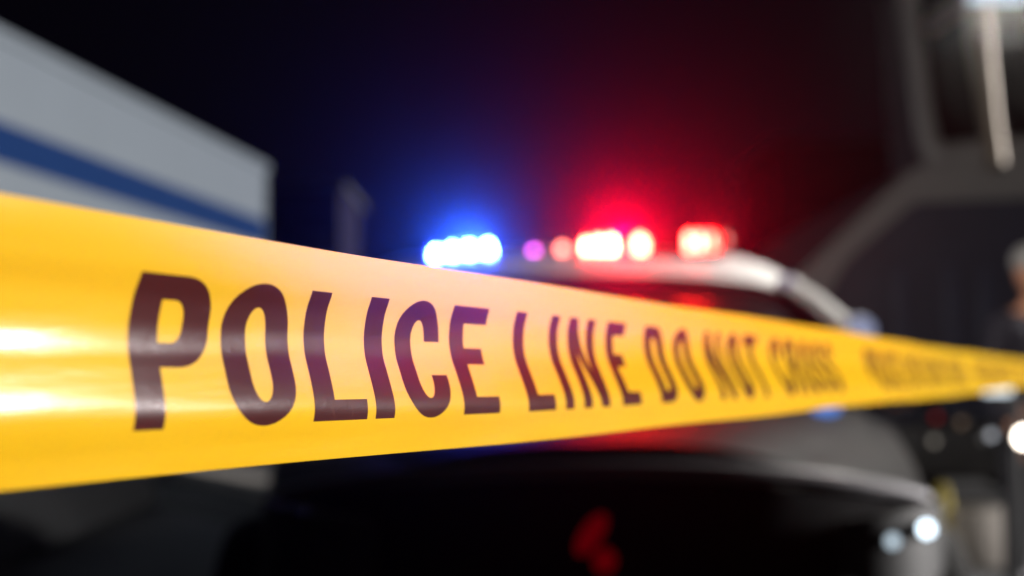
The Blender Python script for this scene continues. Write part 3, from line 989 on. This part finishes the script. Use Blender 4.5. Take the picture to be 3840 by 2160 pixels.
Hh = 46.4; SX, BY = 12.9, 7.4
def arc(cx, cy, rx, ry, a0, a1, n=10):
    return [(cx + rx * math.cos(R(a0 + (a1 - a0) * i / n)), cy + ry * math.sin(R(a0 + (a1 - a0) * i / n))) for i in range(n + 1)]
def rr(x0, y0, x1, y1, rx, ry, c='all'):
    """closed contour, rounded corners: 'all' or 'right'"""
    out = []
    if c == 'all': out += arc(x0 + rx, y0 + ry, rx, ry, 180, 270)
    else: out.append((x0, y0))
    out += arc(x1 - rx, y0 + ry, rx, ry, 270, 360)
    out += arc(x1 - rx, y1 - ry, rx, ry, 0, 90)
    if c == 'all': out += arc(x0 + rx, y1 - ry, rx, ry, 90, 180)
    else: out.append((x0, y1))
    return out
def glyph(ch, w):
    H, sx, by = Hh, min(SX, w * .40), BY
    ix = max(w / 2 - sx, 2)
    if ch == 'O': return [[rr(0, -.6, w, H + .6, w / 2, 15), rr(sx, by, w - sx, H - by, ix - .01, 8)]]
    if ch == 'D': return [[rr(0, 0, w, H, w * .45, 13, 'r'), rr(sx, by, w - sx, H - by, ix * .8, 7, 'r')]]
    if ch == 'P':
        b = .40 * H
        o = [(0, 0), (sx, 0), (sx, b)] + arc(w - w * .42, b + 11, w * .42, 11, 270, 360) + arc(w - w * .42, H - 11, w * .42, 11, 0, 90) + [(0, H)]
        return [[o, rr(sx, b + by, w - sx, H - by, ix * .9, 5.5, 'r')]]
    if ch == 'R':
        b = .42 * H
        o = [(0, 0), (sx, 0), (sx, b), (w - sx, b), (w - sx, 0), (w, 0), (w, b - 4), (w - 5, b + 2)] + arc(w - w * .4, b + 12, w * .4, 8, 300, 360, 5) + arc(w - w * .42, H - 11, w * .42, 11, 0, 90) + [(0, H)]
        return [[o, rr(sx, b + by, w - sx, H - by, ix * .9, 5, 'r')]]
    if ch == 'L': return [[[(0, 0), (w, 0), (w, by + .2), (sx, by + .2), (sx, H), (0, H)]]]
    if ch == 'I': return [[[(0, 0), (w, 0), (w, H), (0, H)]]]
    if ch == 'E':
        m0, m1 = .46 * H, .46 * H + by * .95
        return [[[(0, 0), (w, 0), (w, by), (sx, by), (sx, m0), (w * .86, m0), (w * .86, m1), (sx, m1), (sx, H - by), (w, H - by), (w, H), (0, H)]]]
    if ch == 'N':
        s = sx * .88
        return [[[(0, 0), (s, 0), (s, H * .62), (w - s, 0), (w, 0), (w, H), (w - s, H), (w - s, H * .40), (s, H), (0, H)]]]
    if ch == 'T': return [[[(w / 2 - sx / 2, 0), (w / 2 + sx / 2, 0), (w / 2 + sx / 2, H - by), (w, H - by), (w, H), (0, H), (0, H - by), (w / 2 - sx / 2, H - by)]]]
    if ch == 'C':
        o = [(w, .36 * H)] + arc(w / 2, 14.4, w / 2, 15, 0, -180, 20) + arc(w / 2, H - 14.4, w / 2, 15, 180, 0, 20) + [(w, .655 * H), (w - sx, .655 * H)]
        i = arc(w / 2, H - by - 8, ix, 8, 0, 180, 16) + arc(w / 2, by + 8, ix, 8, 180, 360, 16) + [(w - sx, .36 * H)]
        return [[o + i]]
    if ch == 'S':
        m = H / 2; b2 = by / 2
        o = arc(w / 2, H - 13, w / 2, 13.5, 0, 180, 16) + [(0, m + 4)] + arc(w / 2, m + 4, w / 2, 4 + b2, 180, 250, 5) + [(w - sx, m - b2 - 3)] \
            + arc(w / 2, by + 8, ix, 8, 0, -180, 12) + [(sx, .33 * H), (0, .33 * H)] + arc(w / 2, 13, w / 2, 13.5, 180, 360, 16) + [(w, m - 4)] \
            + arc(w / 2, m - 4, w / 2, 4 + b2, 0, 70, 5) + [(sx, m + b2 + 3)] + arc(w / 2, H - by - 8, ix, 8, 180, 0, 12) + [(w - sx, .68 * H), (w, .68 * H)]
        return [[o]]
TEXT = [('P', .3858, .4195), ('O', .4255, .4590), ('L', .4677, .4990), ('I', .5043, .5165), ('C', .5255, .5592), ('E', .5675, .5990),
        ('L', .6258, .6540), ('I', .6650, .6750), ('N', .6870, .7200), ('E', .7366, .7640), ('D', .7960, .8285), ('O', .8460, .8790),
        ('N', .9090, .9440), ('O', .9590, .9910), ('T', 1.0020, 1.0380), ('C', 1.0760, 1.1110), ('R', 1.1240, 1.1590), ('O', 1.1720, 1.2070), ('S', 1.2200, 1.2550), ('S', 1.2680, 1.3020)]
def make_tape():
    ct = math.cos(TH)
    t = thing('police_tape', 'yellow police tape with black lettering stretched across the whole picture', 'tape', (X0 + 4.9 * math.tan(TH), 4.9, ZT - WID / 2))
    inv = t.location.copy()
    bm = bmesh.new()
    ysl = []
    y = -.62
    while y < 4.9:
        ysl.append(y); y += .006 if .2 < y < 1.4 else .03
    ysl.append(4.9)
    nv = 56
    vs = [[bm.verts.new(tape_pt(y, j / nv) - inv) for j in range(nv + 1)] for y in ysl]
    for i in range(len(ysl) - 1):
        for j in range(nv):
            bm.faces.new((vs[i][j], vs[i + 1][j], vs[i + 1][j + 1], vs[i][j + 1]))
    bm.normal_update()
    bmesh.ops.solidify(bm, geom=bm.faces[:], thickness=.00008)
    bmesh.ops.recalc_face_normals(bm, faces=bm.faces[:])
    obj('film', bm, tape_material(), t)
    ink = ink_material()
    v0, v1 = .197, .815
    for rep in range(-1, 4):
        for ch, a, b in TEXT:
            ya, yb = a + 1.087 * rep, b + 1.087 * rep
            if yb > 4.6 or ya < .1: continue
            wmm = (yb - ya) / ct * 1000
            bm = bmesh.new()
            for loops in glyph(ch, wmm):
                flat = [p for lp in loops for p in lp]
                verts = [bm.verts.new((p[0], p[1], 0)) for p in flat]
                for tri in tessellate_polygon([[Vector((x, y, 0)) for x, y in lp] for lp in loops]):
                    try: bm.faces.new([verts[k] for k in tri])
                    except ValueError: pass
            bmesh.ops.remove_doubles(bm, verts=bm.verts[:], dist=1e-4)
            ncut = 40 if rep == 0 else 14
            for k in range(0, ncut + 1):
                bmesh.ops.bisect_plane(bm, geom=bm.verts[:] + bm.edges[:] + bm.faces[:], plane_co=(0, Hh * k / ncut, 0), plane_no=(0, 1, 0))
            for k in range(1, 6):
                bmesh.ops.bisect_plane(bm, geom=bm.verts[:] + bm.edges[:] + bm.faces[:], plane_co=(wmm * k / 6, 0, 0), plane_no=(1, 0, 0))
            for v in bm.verts:
                vv = lerp(v1, v0, v.co.y / Hh)
                v.co = tape_pt(ya + v.co.x / 1000 * ct, vv, .00016) - inv
            bm.normal_update()
            n = sum((f.normal * f.calc_area() for f in bm.faces), Vector())
            if n.dot(NRM) < 0: bmesh.ops.reverse_faces(bm, faces=bm.faces[:])
            obj('letter', bm, ink, t)
make_tape()
def make_post(label, Y):
    p = Vector((X0 + Y * math.tan(TH), Y, 0))
    t = thing('barrier_post', label, 'post', p)
    bm = bmesh.new(); tube(bm, [(0, 0, .02), (0, 0, 1.22)], .02, 14)
    obj('pole', bm, M['post_metal'], t)
    bm = bmesh.new(); lathe(bm, [(.17, 0), (.17, .015), (.05, .04), (.03, .06)], (0, 0, 0), 'Z', 28)
    obj('base', bm, M['rubber'], t)
make_post('thin metal post holding the far end of the yellow tape', 4.92)
make_post('thin metal post holding the near end of the yellow tape', -.64)
